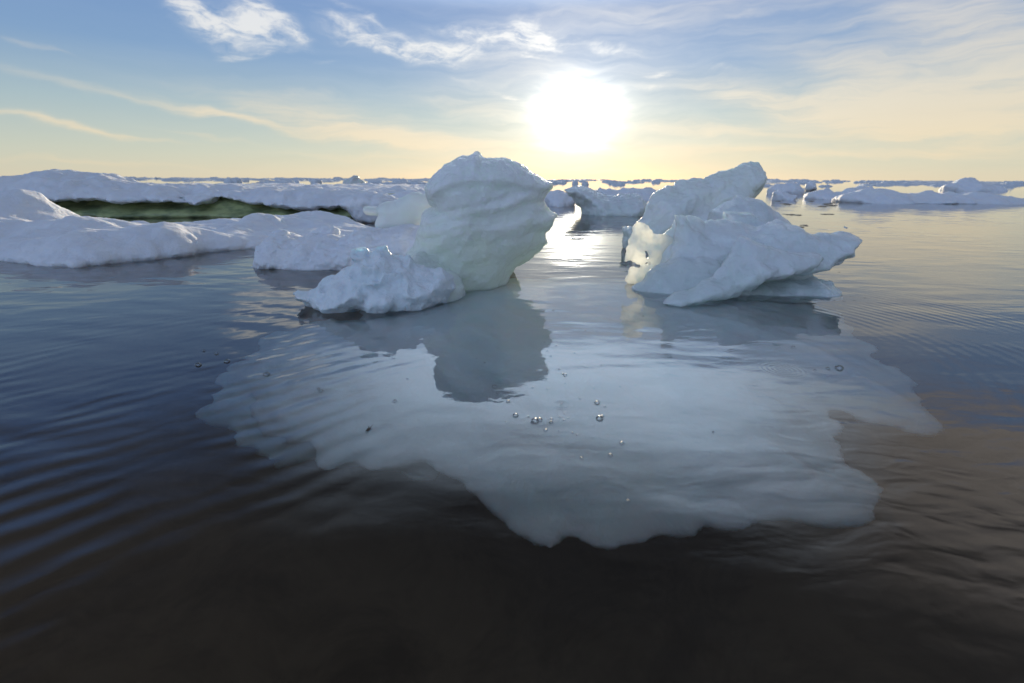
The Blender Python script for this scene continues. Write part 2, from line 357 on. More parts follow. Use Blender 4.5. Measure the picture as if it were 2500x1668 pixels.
def water_mat():
    m = bpy.data.materials.new('sea_water'); m.use_nodes = True; nt = m.node_tree; g = NT(nt); nt.nodes.remove(nt.nodes['Principled BSDF']); out = nt.nodes['Material Output']
    P = g.n('ShaderNodeNewGeometry').outputs['Position']; x, y, z = g.xyz(P); xy = g.cmb(x, y, 0.)
    dist = g.v('LENGTH', xy)
    h = None
    def add(q):
        nonlocal h; h = q if h is None else g.m('ADD', h, q)
    wn = g.n('ShaderNodeTexNoise'); g.put(wn.inputs['Vector'], xy); wn.inputs['Scale'].default_value = 2.2; wn.inputs['Detail'].default_value = 2.
    wxy = g.v('ADD', xy, g.v('SCALE', g.v('SUBTRACT', wn.outputs['Color'], (.5, .5, .5)), .16))
    # parallel wash on the left, running towards the lower left
    a, b = at_z(0, 1440 * D2S, 0), at_z(640 * D2S, 1165 * D2S, 0); ang = math.atan2(b[1] - a[1], b[0] - a[0])
    s = g.v('DOT_PRODUCT', wxy, (-math.sin(ang), math.cos(ang), 0.))
    mk = g.m('MULTIPLY', g.rng(x, -.12, -.5), g.rng(dist, 2.6, .8))
    add(g.m('MULTIPLY', g.m('MULTIPLY', g.m('SINE', g.m('ADD', g.m('MULTIPLY', s, 2 * math.pi / .064), g.m('MULTIPLY', g.noise(xy, 1.7, 3., .6), 9.))), .0007), g.m('MULTIPLY', mk, g.rng(g.noise(wxy, 3., 3.), .38, .66))))
    # broad slow swell lines farther left
    s2 = g.v('DOT_PRODUCT', wxy, (.22, .975, 0.)); mk2 = g.m('MULTIPLY', g.rng(x, -.5, -1.1), g.rng(dist, 5., 1.6))
    add(g.m('MULTIPLY', g.m('MULTIPLY', g.m('SINE', g.m('ADD', g.m('MULTIPLY', s2, 2 * math.pi / .15), g.m('MULTIPLY', g.noise(xy, 1.3, 3., .6), 8.))), .0012), g.m('MULTIPLY', mk2, g.rng(g.noise(wxy, 2., 3.), .4, .7))))
    # wide rings leaving the carved block
    c = at_z(1560 * D2S, 770 * D2S, 0); q = g.v('DISTANCE', g.v('ADD', xy, g.v('SCALE', g.v('SUBTRACT', wn.outputs['Color'], (.5, .5, .5)), .05)), (c[0], c[1], 0.))
    mk3 = g.m('MULTIPLY', g.m('MULTIPLY', g.rng(q, .55, .85), g.rng(q, 1.7, 1.05)), g.rng(x, .3, .9))
    add(g.m('MULTIPLY', g.m('MULTIPLY', g.m('SINE', g.m('MULTIPLY', q, 2 * math.pi / .045)), .0002), g.m('MULTIPLY', mk3, g.rng(g.noise(xy, 3., 2.), .4, .6))))
    # drip rings
    for (X, Y, r, w, am) in ((1290, 930, .03, .010, .00012), (1795, 848, .07, .013, .00016)):
        c = at_z(X * D2S, Y * D2S, 0); q = g.v('DISTANCE', xy, (c[0], c[1], 0.))
        mk = g.rng(q, r, r * .75)
        add(g.m('MULTIPLY', g.m('MULTIPLY', g.m('SINE', g.m('MULTIPLY', q, 2 * math.pi / w)), am), mk))
    # general water texture
    calm = g.rng(g.noise(xy, .9, 2.), .35, .65, .35, 1.)
    add(g.m('MULTIPLY', g.m('MULTIPLY', g.noise(g.mapping(wxy, scale=(.7, 1.5, 1)), 4.5, 2., .4), .006), calm))
    add(g.m('MULTIPLY', g.m('MULTIPLY', g.noise(g.mapping(wxy, scale=(1, 1.7, 1)), 22., 2., .5, .5), .0004), calm))
    add(g.m('MULTIPLY', g.m('MULTIPLY', g.noise(xy, 75., 2.), .00012), g.m('MULTIPLY', g.rng(x, -.2, .1), g.rng(x, 1., .5))))
    # small wash in the right foreground
    add(g.m('MULTIPLY', g.m('MULTIPLY', g.noise(g.mapping(wxy, rot=(0, 0, .5), scale=(1, 2.4, 1)), 9., 2., .4, .6), .0035), g.m('MULTIPLY', g.rng(x, .15, .9), g.rng(dist, 1.9, .7))))
    far = g.rng(dist, 3., 40., 1., .25); h = g.m('MULTIPLY', h, far)
    bp = g.n('ShaderNodeBump'); bp.inputs['Strength'].default_value = 1.; bp.inputs['Distance'].default_value = 1.; g.put(bp.inputs['Height'], h)
    rf = g.n('ShaderNodeBsdfRefraction'); rf.inputs['IOR'].default_value = 1.333; rf.inputs['Roughness'].default_value = 0.
    gs = g.n('ShaderNodeBsdfGlossy'); gs.inputs['Roughness'].default_value = 0.; gs.inputs['Color'].default_value = (1, 1, 1, 1)
    fr = g.n('ShaderNodeFresnel'); fr.inputs['IOR'].default_value = 1.55
    for nd in (rf, gs, fr): nt.links.new(bp.outputs[0], nd.inputs['Normal'])
    mx = g.n('ShaderNodeMixShader'); nt.links.new(fr.outputs[0], mx.inputs[0]); nt.links.new(rf.outputs[0], mx.inputs[1]); nt.links.new(gs.outputs[0], mx.inputs[2])
    nt.links.new(mx.outputs[0], out.inputs['Surface'])
    va = g.n('ShaderNodeVolumeAbsorption'); va.inputs['Color'].default_value = (.55, .60, .56, 1); va.inputs['Density'].default_value = 1.25
    nt.links.new(va.outputs[0], out.inputs['Volume'])
    return m
M_WATER = water_mat()

# ------------------------------------------------------------------ water and sea bed
def box_mesh(name, x0, x1, y0, y1, z0, z1):
    V = [(x, y, z) for z in (z0, z1) for y in (y0, y1) for x in (x0, x1)]
    return to_mesh(name, V, [(0, 2, 3, 1), (4, 5, 7, 6), (0, 1, 5, 4), (2, 6, 7, 3), (0, 4, 6, 2), (1, 3, 7, 5)], False)
tag(link('water', box_mesh('water', -6000, 6000, -3000, 9000, -1.6, 0), M_WATER), kind='structure')
mb = bpy.data.materials.new('brown_silt'); mb.use_nodes = True; g = NT(mb.node_tree); b = mb.node_tree.nodes['Principled BSDF']
P = g.n('ShaderNodeNewGeometry').outputs['Position']
g.put(b.inputs['Base Color'], g.mix(g.rng(g.noise(P, 3., 5., .6, .8), .35, .7), rgb(.56, .34, .21), rgb(.30, .18, .11))); b.inputs['Roughness'].default_value = 1.
def grid_mesh(name, xs, ys, fn):
    X, Y = np.meshgrid(xs, ys, indexing='ij'); V = np.stack([X, Y, fn(X, Y)], -1).reshape(-1, 3); n = len(ys)
    i = (np.arange(len(xs) - 1)[:, None] * n + np.arange(n - 1)[None, :]).ravel(); return to_mesh(name, V, np.stack([i, i + n, i + n + 1, i + 1], 1))
tag(link('seabed', grid_mesh('seabed', np.sinh(np.linspace(-7, 7, 90)) * 10, np.sinh(np.linspace(-7, 7, 90)) * 10 + 2, lambda X, Y: -1.0 + .08 * fbm(X, Y, 0, .8, 3, 5)), mb), kind='structure')

# ------------------------------------------------------------------ the near iceberg: tower, foot, carved crest, submerged shelf
berg = empty('iceberg', 'large iceberg whose tall tower and winged crest rise from one pale underwater shelf', 'iceberg', (.2, 2.3, 0))
def strata(am, zc, zw, ang=.2, sx=2., sz=30., seed=3):
    def fn(x, y, z):
        s = z * math.cos(ang) - x * math.sin(ang) + .02 * fbm(x, y, z, 5, 2, seed); u = x * math.cos(ang) + z * math.sin(ang)
        return am * fbm(u * sx, y * sx, s * sz, 1., 3, seed) * np.exp(-((z - zc) / zw) ** 2)
    return fn
fl = Field(-.72, .32, 1.95, 2.95, -.17, .70, .0075)
pl = (2.42, .28, 0.)
tower = Z2([(1565, 92), (1612, 132), (1680, 135), (1780, 150), (1850, 190), (1900, 212), (1960, 240), (2010, 275), (2065, 300), (2068, 325), (2050, 345), (2030, 370), (2012, 420), (2030, 460), (2060, 492),
    (2105, 510), (2085, 532), (2070, 560), (2065, 590), (2020, 632), (2030, 690), (1990, 730), (1940, 772), (1900, 812), (1850, 850), (1800, 885), (1780, 935), (1760, 1030), (1700, 1120),
    (1100, 1120), (1040, 900), (1090, 765), (1140, 720), (1150, 660), (1170, 600), (1190, 560), (1185, 520), (1205, 488), (1275, 455), (1240, 438), (1235, 400), (1220, 350), (1224, 310), (1250, 280), (1270, 250),
    (1330, 215), (1380, 170), (1430, 140), (1500, 120), (1530, 117)])
fl.slab(Z2([(1060, 830), (1150, 760), (1240, 800), (1330, 860), (1420, 920), (1480, 990), (1480, 1060), (1400, 1140), (1100, 1200), (1040, 1000)]), (2.20, .3, .3), .12, .12, .02)
def Tt(X, Z): return .135 + .07 * np.clip(Z / .3, 0, 1) - .05 * np.clip((Z - .45) / .2, 0, 1)
fl.slab(tower, pl, Tt, .17, .01, amp=.1, pw=1.8)
fl.slab(Z2([(1100, 820), (1200, 730), (1400, 690), (1650, 700), (1860, 770), (1810, 880), (1780, 935), (1760, 1050), (1600, 1250), (1080, 1250)]), (2.70, 1.0, -.1), .15, .12, .06)
# the overhanging cap and the deep grooves between the strata
cap = Z2([(1565, 92), (1612, 132), (1780, 150), (1960, 240), (2065, 300), (2060, 335), (1990, 390), (1800, 410), (1500, 425), (1290, 445), (1235, 410), (1222, 330), (1270, 250), (1430, 140)])
fl.slab(cap, (2.40, .28, 0.), .195, .14, .02, amp=.08)
X, Y, Z = fl.X, fl.Y, fl.Z
fl.F = fl.F + strata(.012, .36, .13, .24, 2.2, 20)(X, Y, Z) + .018 * fbm(X, Y, Z, 5, 3, 11)
# grooves
for (zc, am, w) in ((.405, .020, .014), (.36, .012, .010), (.315, .014, .010), (.24, .007, .012)):
    s = Z * .975 - X * .2 + .02 * fbm(X, Y, Z, 4, 2, 21); fl.F = fl.F + am * np.exp(-((s - zc) / w) ** 2) * (.6 + .5 * fbm(X, Y, Z * .2, 5, 1, 8))
me = fl.mesh('ice_tower')
displace(me, lambda x, y, z, N: .0065 * fbm(x, y, z, 16, 4, 4) + .004 * np.abs(fbm(x, y, z, 26, 2, 9)) + .0012 * fbm(x, y, z, 70, 2, 6))
part('tower', me, M_TOWER, berg, 'tall top-heavy ice tower with tilted melt layers')
# knobbly foot at the left of the tower
fl = Field(-1.02, .1, 1.72, 2.5, -.16, .26, .006)
foot = Z2([(335, 1035), (400, 1022), (470, 1003), (540, 960), (600, 920), (655, 890), (648, 868), (700, 832), (740, 828), (700, 800), (692, 775), (750, 758), (790, 748), (822, 742), (860, 752), (900, 740), (945, 733), (975, 768), (1030, 773), (1095, 780),
    (1160, 830), (1230, 860), (1330, 880), (1400, 930), (1420, 1010), (1300, 1120), (1200, 1250), (600, 1250), (440, 1120), (350, 1068)])
fl.slab(foot, (2.03, .12, 0.), lambda X, Z: .17 - .25 * np.clip(Z, 0, .3), .11, .02, amp=.16, seed=5, pw=1.3)
fl.slab(Z2([(800, 960), (900, 920), (1000, 905), (1080, 940), (1130, 1010), (1150, 1100), (1050, 1180), (820, 1180), (780, 1050)]), (1.95, .1, .2), .10, .09, .02)
fl.slab(Z2([(480, 1030), (600, 980), (740, 940), (860, 930), (900, 1000), (880, 1160), (640, 1160), (500, 1090)]), (1.97, .1, .1), .09, .09, .015)
X, Y, Z = fl.X, fl.Y, fl.Z
vor = np.abs(fbm(X, Y, Z, 11, 2, 31)); fl.F = fl.F + .018 * fbm(X, Y, Z, 8, 3, 13) + .045 * (vor - .2)
me = fl.mesh('ice_foot')
displace(me, lambda x, y, z, N: .0045 * fbm(x, y, z, 30, 3, 14) * np.clip(.25 + z * 6, .25, 1.3) + .002 * fbm(x, y, z, 90, 2, 16))
part('foot', me, M_FOOT, berg, 'low knobbly ice foot with a lacy crest')
# carved crest on the right, with a thin pierced fin at its left end
fl = Field(.50, 1.92, 1.72, 2.85, -.17, .42, .0068)
crest = Z3([(236, 880), (300, 820), (380, 700), (400, 620), (400, 570), (430, 560), (470, 530), (508, 490), (522, 470), (524, 436), (545, 440), (560, 435), (600, 430), (650, 445), (690, 470), (740, 466), (820, 470), (890, 480), (960, 480), (1030, 500), (1090, 505),
    (1120, 475), (1150, 460), (1200, 470), (1270, 488), (1290, 520), (1400, 565), (1420, 640), (1400, 760), (1300, 835), (1200, 900), (1100, 1000), (1000, 1100), (300, 1100), (230, 950)])
fl.slab(crest, (2.44, .0, .22), lambda X, Z: .045 + .10 * np.clip((X - .68) * 2.8, 0, 1) * np.clip(1.2 - Z * 1.5, .5, 1), .07, .02, amp=.1, seed=7, pw=1.5)
# low front of the bowl running down to the water
fl.slab(Z3([(240, 885), (330, 820), (480, 720), (650, 690), (800, 700), (860, 900), (760, 1100), (300, 1100)]), (2.33, -.08, .42), .09, .12, .10)
# horn in front of the crest
fl.slab(Z3([(522, 470), (524, 438), (548, 442), (575, 470), (640, 530), (740, 590), (800, 640), (780, 800), (560, 800), (500, 640)]), (2.36, 0., .15), .05, .06, .025)
fl.slab(Z3([(815, 470), (840, 420), (890, 400), (940, 412), (1000, 432), (1050, 452), (1098, 485), (1120, 560), (900, 600), (800, 560)]), (2.66, 0., 0.), .06, .08, .02)
# upper wing, leaning back, pointed at its right end
fl.slab(Z3([(1000, 560), (1080, 500), (1130, 478), (1270, 490), (1400, 563), (1450, 546), (1550, 540), (1655, 552), (1704, 576), (1690, 606), (1640, 655), (1600, 695), (1500, 745), (1400, 795), (1320, 822), (1200, 800), (1080, 760), (960, 700)]), (2.20, .0, .75), .075, .05, .03, amp=.05, seed=9, pw=1.7)
# front slab: sharp upper edge, folds, long arm down to the lower left
fl.slab(Z3([(430, 996), (470, 960), (512, 915), (620, 900), (700, 865), (760, 835), (820, 765), (895, 650), (930, 574), (1020, 598), (1150, 633), (1300, 664), (1425, 676), (1462, 704), (1424, 754), (1330, 804), (1100, 850), (1000, 908), (900, 948), (800, 972), (700, 985), (600, 1015), (530, 1032)]),
    (1.90, .12, .62), .045, .035, .012, amp=.08, seed=10, pw=1.5)
fl.slab(Z3([(860, 870), (905, 800), (980, 740), (1060, 725), (1150, 745), (1160, 790), (1060, 860), (980, 900), (920, 910)]), (1.87, .12, .62), .045, .05, .012)
fl.slab(Z3([(520, 990), (640, 900), (760, 850), (880, 800), (940, 800), (960, 860), (900, 925), (740, 970), (600, 1000)]), (1.88, .12, .62), .045, .05, .012)
# what carries the front slab
fl.slab(Z3([(800, 860), (900, 760), (980, 690), (1200, 720), (1200, 790), (1100, 830), (1000, 890), (900, 930)]), (2.16, .0, .3), .12, .10, .04)
fl.slab(Z3([(640, 940), (820, 870), (1000, 860), (1100, 860), (1080, 1100), (560, 1100)]), (2.28, 0., 0.), .17, .12, .04)
# low ledge at the waterline under the wing
fl.slab(Z3([(900, 850), (1100, 838), (1250, 838), (1400, 842), (1450, 866), (1494, 870), (1496, 905), (1450, 920), (1480, 950), (1440, 1060), (1200, 1090), (850, 1090)]), (2.40, -.05, 0.), .20, .06, .02, amp=.14, seed=12)
X, Y, Z = fl.X, fl.Y, fl.Z
wr = np.clip((X - 1.1) * 4, 0, 1)
s = Z * .95 + X * .3 + .03 * fbm(X, Y, Z, 4, 2, 22)
thin = np.clip((X - .64) * 6, .15, 1)
fl.F = fl.F + thin * .012 * fbm(X, Y, Z, 6, 3, 23) + .016 * fbm(s * 17, X * 2.5, Y * 6, 1, 3, 25) * (wr + .35 * thin) - .012 * (np.abs(fbm(X, Y, Z, 8, 2, 28)) - .2) * thin + .006 * fbm(X, Y, Z, 16, 2, 29) - .009 * wr
me = fl.mesh('carved_crest')
displace(me, lambda x, y, z, N: .004 * fbm(x, y, z, 20, 3, 24) - .010 * (np.abs(fbm(x, y * .6, z * 1.6, 9, 3, 27)) - .25) * np.clip((x - .66) * 5, 0, 1) + .0009 * fbm(x, y, z, 80, 2, 26))
part('crest', me, M_CREST, berg, 'carved ice crest with a pointed wing hanging over the water')
fl = Field(.46, 1.0, 2.22, 2.62, -.08, .38, .0045)
fin = Z3([(213, 866), (208, 820), (218, 785), (240, 762), (300, 750), (262, 738), (200, 735), (193, 700), (205, 660), (222, 620), (238, 560), (245, 505), (270, 474), (310, 480), (348, 498), (375, 530), (398, 562), (430, 562), (600, 600), (520, 800), (420, 900), (340, 1060), (220, 1060)])
fl.slab(fin, (2.41, .0, .15), lambda X, Z: .016 + .03 * np.clip((X - .74) * 4, 0, 1), .035, .015, amp=.2, seed=15)
for c, r in (((328, 664), (10, 10)), ((336, 680), (9, 20)), ((345, 695), (6, 10)), ((338, 742), (14, 10)), ((290, 764), (13, 7))):
    p = Z3([c])[0]; q = at_plane(p[0], p[1], 2.41, 0, .15); k = .38265 / F * 2.5; fl.ball((q[0], 2.43, q[1]), (r[0] * k, .3, r[1] * k), .003, True)
X, Y, Z = fl.X, fl.Y, fl.Z; fl.F = fl.F + .006 * fbm(X, Y, Z, 16, 3, 33)
part('fin', fl.mesh('ice_fin'), M_FIN, berg, 'thin ice fin glowing with the low sun, pierced by small melt holes')

# shelf under the water
def under(L, dep): return [at_depth(x, y, dep) for x, y in ZD(L)]
fl = Field(-1.7, 2.3, .45, 3.0, -.62, -.01, .016)
XX, YY = np.meshgrid(fl.xs, fl.ys, indexing='ij')
def layer(poly, dep, top, R, seed, amp=.2, thick=.30):
    sd = poly_sd(XX, YY, subdiv(poly, amp, seed)) - .035 * (np.abs(fbm(XX, YY, 0, 4.5, 3, seed)) - .2) + .02 * fbm(XX, YY, 0, 7, 3, seed + 2) + .012 * fbm(XX, YY, 0, 13, 2, seed + 9)
    a = np.clip(-sd / R, 0, 1); zt = -dep + (dep - top) * (1 - (1 - a) ** 1.5) + .035 * fbm(XX, YY, 0, 2.4, 4, seed + 3) * a + .018 * fbm(XX * 1.5 + YY, YY * .6, 0, 9, 3, seed + 5) * np.clip(a * 4, 0, 1)
    zt = np.minimum(zt, -.028); zb = -dep - thick * a
    f = np.maximum(fl.Z - zt[:, :, None], zb[:, :, None] - fl.Z); fl.F = np.minimum(fl.F, np.maximum(f, sd[:, :, None] * .5))
main = [(560, 900), (600, 840), (700, 760), (860, 700), (1200, 640), (1500, 640), (1900, 690), (1980, 780), (2060, 850), (2110, 900), (2150, 960), (2155, 1000), (2110, 1005), (2050, 988), (1960, 962), (1908, 938), (1912, 965), (1950, 1000), (1955, 1050), (1918, 1078), (1960, 1076), (2010, 1108), (2042, 1150),
    (2020, 1190), (1940, 1212), (1850, 1203), (1750, 1196), (1640, 1212), (1540, 1222), (1460, 1245), (1400, 1272), (1345, 1256), (1330, 1236), (1310, 1240), (1230, 1242), (1170, 1225), (1140, 1190), (1090, 1170), (1040, 1140), (1005, 1090), (960, 1060), (900, 1075), (850, 1080), (740, 1070), (700, 1045), (690, 1015), (600, 1000), (560, 960)]
layer(under(main, .29), .29, .05, .46, 41)
layer(under([(470, 960), (480, 900), (520, 840), (600, 780), (760, 730), (1000, 760), (1000, 1000), (1000, 1100), (960, 1105), (850, 1085), (740, 1080), (700, 1050), (600, 1022), (545, 1002), (530, 985), (480, 970)], .42), .42, .2, .3, 43)
me = fl.mesh('submerged_shelf', 2)
part('submerged_shelf', me, M_SHELF, berg, 'pale lobed ice shelf lying just under the water surface')

# ------------------------------------------------------------------ ice behind the right side
fl = Field(.55, 2.1, 3.3, 4.5, -.12, .72, .013)
fl.slab(Z3([(200, 560), (240, 520), (300, 470), (342, 400), (350, 340), (372, 298), (430, 268), (510, 240), (512, 222), (600, 198), (670, 186), (700, 196), (760, 166), (820, 150), (900, 125), (1000, 111), (1050, 112), (1088, 150), (1100, 190), (1104, 222), (1060, 272), (1010, 315), (960, 400), (980, 600), (1000, 720), (200, 720)]),
    (3.85, .15, .3), .20, .2, .02, amp=.12, seed=51, pw=1.6)
fl.slab(Z3([(196, 515), (235, 500), (260, 560), (240, 680), (195, 680), (192, 600)]), (3.75, 0., 0.), .12, .05, .02)
X, Y, Z = fl.X, fl.Y, fl.Z
s = Z * .85 - X * .5; fl.F = fl.F + .03 * fbm(X, Y, Z, 4, 4, 53) + .02 * fbm(s * 16, X * 3, Y * 3, 1, 3, 55)
me = fl.mesh('leaning_slab'); displace(me, lambda x, y, z, N: .008 * fbm(x, y, z, 22, 3, 57) + .003 * fbm(x, y, z, 60, 2, 58))
r = empty('ice_slab', 'tall ice slab leaning up to the right behind the carved winged crest', 'ice slab', (1.2, 3.85, 0)); part('slab', me, M_CREST, r)
me.name = 'slab'
fl = Field(.85, 2.1, 2.75, 3.6, -.12, .42, .010)
fl.slab(Z3([(750, 440), (752, 412), (800, 385), (850, 348), (900, 335), (905, 312), (925, 304), (942, 322), (1000, 318), (1060, 335), (1100, 365), (1150, 400), (1190, 440), (1225, 485), (1300, 540), (1380, 700), (1380, 760), (780, 760), (760, 600)]), (3.12, .1, .1), .20, .16, .02, amp=.12, seed=61)
X, Y, Z = fl.X, fl.Y, fl.Z; fl.F = fl.F + .016 * fbm(X, Y, Z, 6, 4, 63)
me = fl.mesh('ice_mound'); displace(me, lambda x, y, z, N: .004 * fbm(x, y, z, 26, 3, 67))
tag(link('ice_mound', me, M_CREST), 'rounded bluish ice mound with a small knob, between the winged crest and the leaning slab', 'ice mound')

# ------------------------------------------------------------------ arm floe behind the tower
fl = Field(-1.75, .25, 2.4, 3.5, -.12, .32, .010)
fl.slab(Z2([(118, 740), (122, 700), (150, 678), (205, 640), (245, 632), (290, 638), (345, 658), (450, 642), (560, 640), (700, 640), (755, 600), (830, 594), (885, 604), (1000, 595), (1180, 592), (1500, 600), (1700, 1000), (600, 1000), (200, 960), (108, 880), (120, 800)]),
    (2.98, -.05, 0.), .30, .16, .02, amp=.12, seed=71, pw=1.9)
fl.slab(Z2([(365, 660), (440, 625), (520, 606), (622, 600), (630, 640), (600, 680), (380, 690)]), (3.15, 0., 0.), .05, .04, .005)
X, Y, Z = fl.X, fl.Y, fl.Z; fl.F = fl.F + .02 * fbm(X, Y, Z, 6, 4, 73)
me = fl.mesh('arm_floe'); displace(me, lambda x, y, z, N: .010 * fbm(x, y, z, 24, 3, 77) + .004 * fbm(x, y, z, 60, 2, 78))
r = empty('ice_floe', 'low rough snowy floe reaching left from behind the tower over dark water', 'ice floe', (-.8, 2.95, 0)); part('floe_body', me, M_SNOW, r)
fl = Field(-1.05, .1, 2.95, 3.5, .08, .5, .008)
fl.slab(Z2([(795, 480), (798, 458), (830, 450), (890, 458), (900, 440), (970, 425), (1050, 395), (1100, 368), (1140, 360), (1220, 370), (1290, 440), (1250, 560), (1180, 585), (1140, 660), (900, 660), (875, 590), (874, 560), (896, 512), (840, 515), (805, 500)]), (3.2, 0., 0.), .09, .09, .01, amp=.1, seed=81)
X, Y, Z = fl.X, fl.Y, fl.Z; fl.F = fl.F + .008 * fbm(X, Y, Z, 9, 3, 83)
me = fl.mesh('ice_knob'); part('knob', me, M_CLEAR, r, 'smooth translucent ice knob with a snout pointing left')

# ------------------------------------------------------------------ left snowy floe (foreground)
def gz(L, z): return [at_z(x, y, z) for x, y in Z1(L)]
def mounds(XX, YY, L):
    t = 0
    for (x, y, h, sx, sy, rot) in L:
        px, py = Z1([(x, y)])[0]; c = at_z(px, py, h); X, Y = XX - c[0], YY - c[1]; cr, sr = math.cos(rot), math.sin(rot)
        t = t + (h - .07) * np.exp(-((X * cr + Y * sr) / sx) ** 2 - ((Y * cr - X * sr) / sy) ** 2)
    return t
fl = Field(-5.2, -.55, 2.7, 5.9, -.1, .46, .017)
XX, YY = np.meshgrid(fl.xs, fl.ys, indexing='ij')
front = gz([(-420, 640), (-150, 650), (0, 656), (150, 682), (300, 684), (430, 686), (600, 672), (800, 656), (900, 652), (1050, 632), (1200, 602), (1350, 590), (1480, 580), (1600, 570), (1900, 560), (2200, 560)], 0)
back = gz([(2300, 470), (2100, 425), (1700, 408), (1400, 425), (1000, 440), (600, 425), (0, 400), (-500, 400)], .06)
sd = poly_sd(XX, YY, subdiv(front + back, .12, 91)) + .05 * fbm(XX, YY, 0, 2.5, 3, 92) + .02 * fbm(XX, YY, 0, 9, 2, 93)
a = np.clip(-sd / .34, 0, 1); prof = (1 - (1 - a) ** 2.4)
hm = .075 + mounds(XX, YY, [(150, 290, .325, .27, .28, 0), (-40, 345, .17, .3, .3, 0), (470, 432, .16, .28, .24, .5), (980, 470, .15, .42, .30, -.3), (1060, 500, .16, .22, .3, .4), (600, 500, .14, .5, .3, 0), (200, 560, .12, .5, .3, 0), (1460, 412, .15, .16, .3, 0), (1350, 410, .13, .3, .3, 0),
    (1700, 396, .12, .5, .4, 0), (1900, 405, .12, .5, .4, 0), (-200, 400, .2, .8, .5, 0), (750, 430, .10, .5, .2, 0), (1250, 500, .12, .3, .3, 0)])
hm = hm + .032 * fbm(XX, YY, 0, 1.9, 4, 95) + .022 * fbm(XX * .8 + YY * .5, YY - XX * .3, 0, 6, 4, 97)
zt = hm * prof; zb = -.09
f = np.maximum(fl.Z - zt[:, :, None], -.08 - fl.Z); fl.F = np.maximum(f, (sd[:, :, None] + .03 * np.clip(1 - fl.Z / .03, 0, 1)) * .8)
me = fl.mesh('snow_floe', 2); displace(me, lambda x, y, z, N: .016 * fbm(x, y, z, 11, 4, 98) * np.clip(1.4 - N[:, 2], .3, 1) + .002 * fbm(x, y, z, 50, 2, 99))
tag(link('snow_floe', me, M_SNOW), 'broad low snow-covered floe with sunlit mounds at the left edge, nearest of the left floes', 'ice floe')

# ------------------------------------------------------------------ back floe with overhanging cap and green ice
ys = np.concatenate([np.arange(5.75, 7.6, .028), 7.6 + np.cumsum(.03 * 1.07 ** np.arange(48))]); ys = ys[ys < 17.2]
fl = Field(-9.5, .6, 0, 1, 0.0, .74, .028, ys)
X, Y, Z = fl.X, fl.Y, fl.Z; XX, YY = np.meshgrid(fl.xs, fl.ys, indexing='ij')
fy = 6.35 + .18 * fbm(XX, 0 * YY, 0, 1.1, 3, 101) + .05 * fbm(XX, YY * 0, 0, 4, 3, 102) - .25 * np.exp(-((XX + 5.7) / 1.1) ** 2) + .3 * np.clip(XX + 1.8, 0, 2)
# height of the top read along the outline against the sea
hx = [( -60, 300), (0, 238), (120, 200), (260, 160), (380, 134), (440, 132), (520, 150), (650, 175), (760, 205), (830, 222)]
hp = []
for x, y in hx:
    px, py = Z1([(x, y)])[0]; q = at_plane(px, py, 7.1); hp.append(q)
hp = np.array([(-9.5, .3)] + hp + [(-4.0, .36), (-3.2, .33), (-2.2, .30), (-1.4, .29), (-.7, .22), (-.2, .12), (.3, .02)]); hp = hp[hp[:, 0].argsort()]
ridge = np.interp(XX, hp[:, 0], hp[:, 1]); base = np.interp(XX, [-9, -2, -.3, .3], [.30, .29, .22, .02])
w = np.exp(-((YY - 7.1) / .8) ** 2); top = base + (ridge - base) * w + .03 * fbm(XX, YY, 0, 1.6, 4, 103) * np.clip((17 - YY) / 3, 0, 1) + .012 * fbm(XX, YY, 0, 7, 3, 104) - .5 * np.clip(YY - 15.8, 0, 2)
a = np.clip((YY - fy) / .5, 0, 1); zt = top * (.45 + .55 * (1 - (1 - a) ** 2))
bx = np.interp(XX, [-9.5, -6.2, -5.3, -5.02, -4.9, -4.6, -4.3, -4.1, -3.93, -3.7, -3.4, -2.85, -2.1, -1.2, -.3, .3], [.22, .24, .24, .24, .20, .22, .18, .14, .23, .23, .17, .14, .11, .06, .02, -.05])
zb = bx + .02 * fbm(XX, YY, 0, 3, 3, 105) - .25 * np.clip(YY - fy - .9, 0, 2)
f = np.maximum(Z - zt[:, :, None], smax(zb[:, :, None] - Z, (fy - YY)[:, :, None] * .7, .16)); fl.F = np.maximum(f, (XX - .25)[:, :, None]).astype(np.float32)
fl.F += .05 * fbm(X, Y, Z, 3., 4, 107) - .03 * np.abs(fbm(X, Y, Z, 6, 2, 106))
me = fl.mesh('snow_cap', 1); displace(me, lambda x, y, z, N: (.014 * fbm(x, y, z, 7, 3, 108) + .006 * fbm(x, y, z, 20, 2, 109)) * np.clip(1.3 - N[:, 2], .25, 1))
r = empty('undercut_floe', 'long flat snow floe with an overhanging cap above a dark green ice wall', 'ice floe', (-4, 8, 0)); part('snow_cap', me, M_SNOW, r)
fl = Field(-9.5, .5, 5.9, 8.0, -.12, .36, .03)
XX, YY = np.meshgrid(fl.xs, fl.ys, indexing='ij'); X, Y, Z = fl.X, fl.Y, fl.Z
fy = 6.55 + .12 * fbm(XX, 0 * YY, 0, 1.3, 3, 111) + .3 * np.clip(XX + 1.8, 0, 2) - .2 * np.exp(-((XX + 5.3) / .5) ** 2)
f = (fy - YY)[:, :, None] + 1.0 * Z * Z * 4 - .12 * np.exp(-((Z - .03) / .06) ** 2) + .05 * fbm(X * .5, Y, Z * 3, 4, 3, 113)
fl.F = np.maximum(f, np.maximum(Z - .31, XX[:, :, None] + .8)).astype(np.float32)
part('green_base', fl.mesh('green_base', 2), M_GREEN, r, 'dark green undercut ice wall')
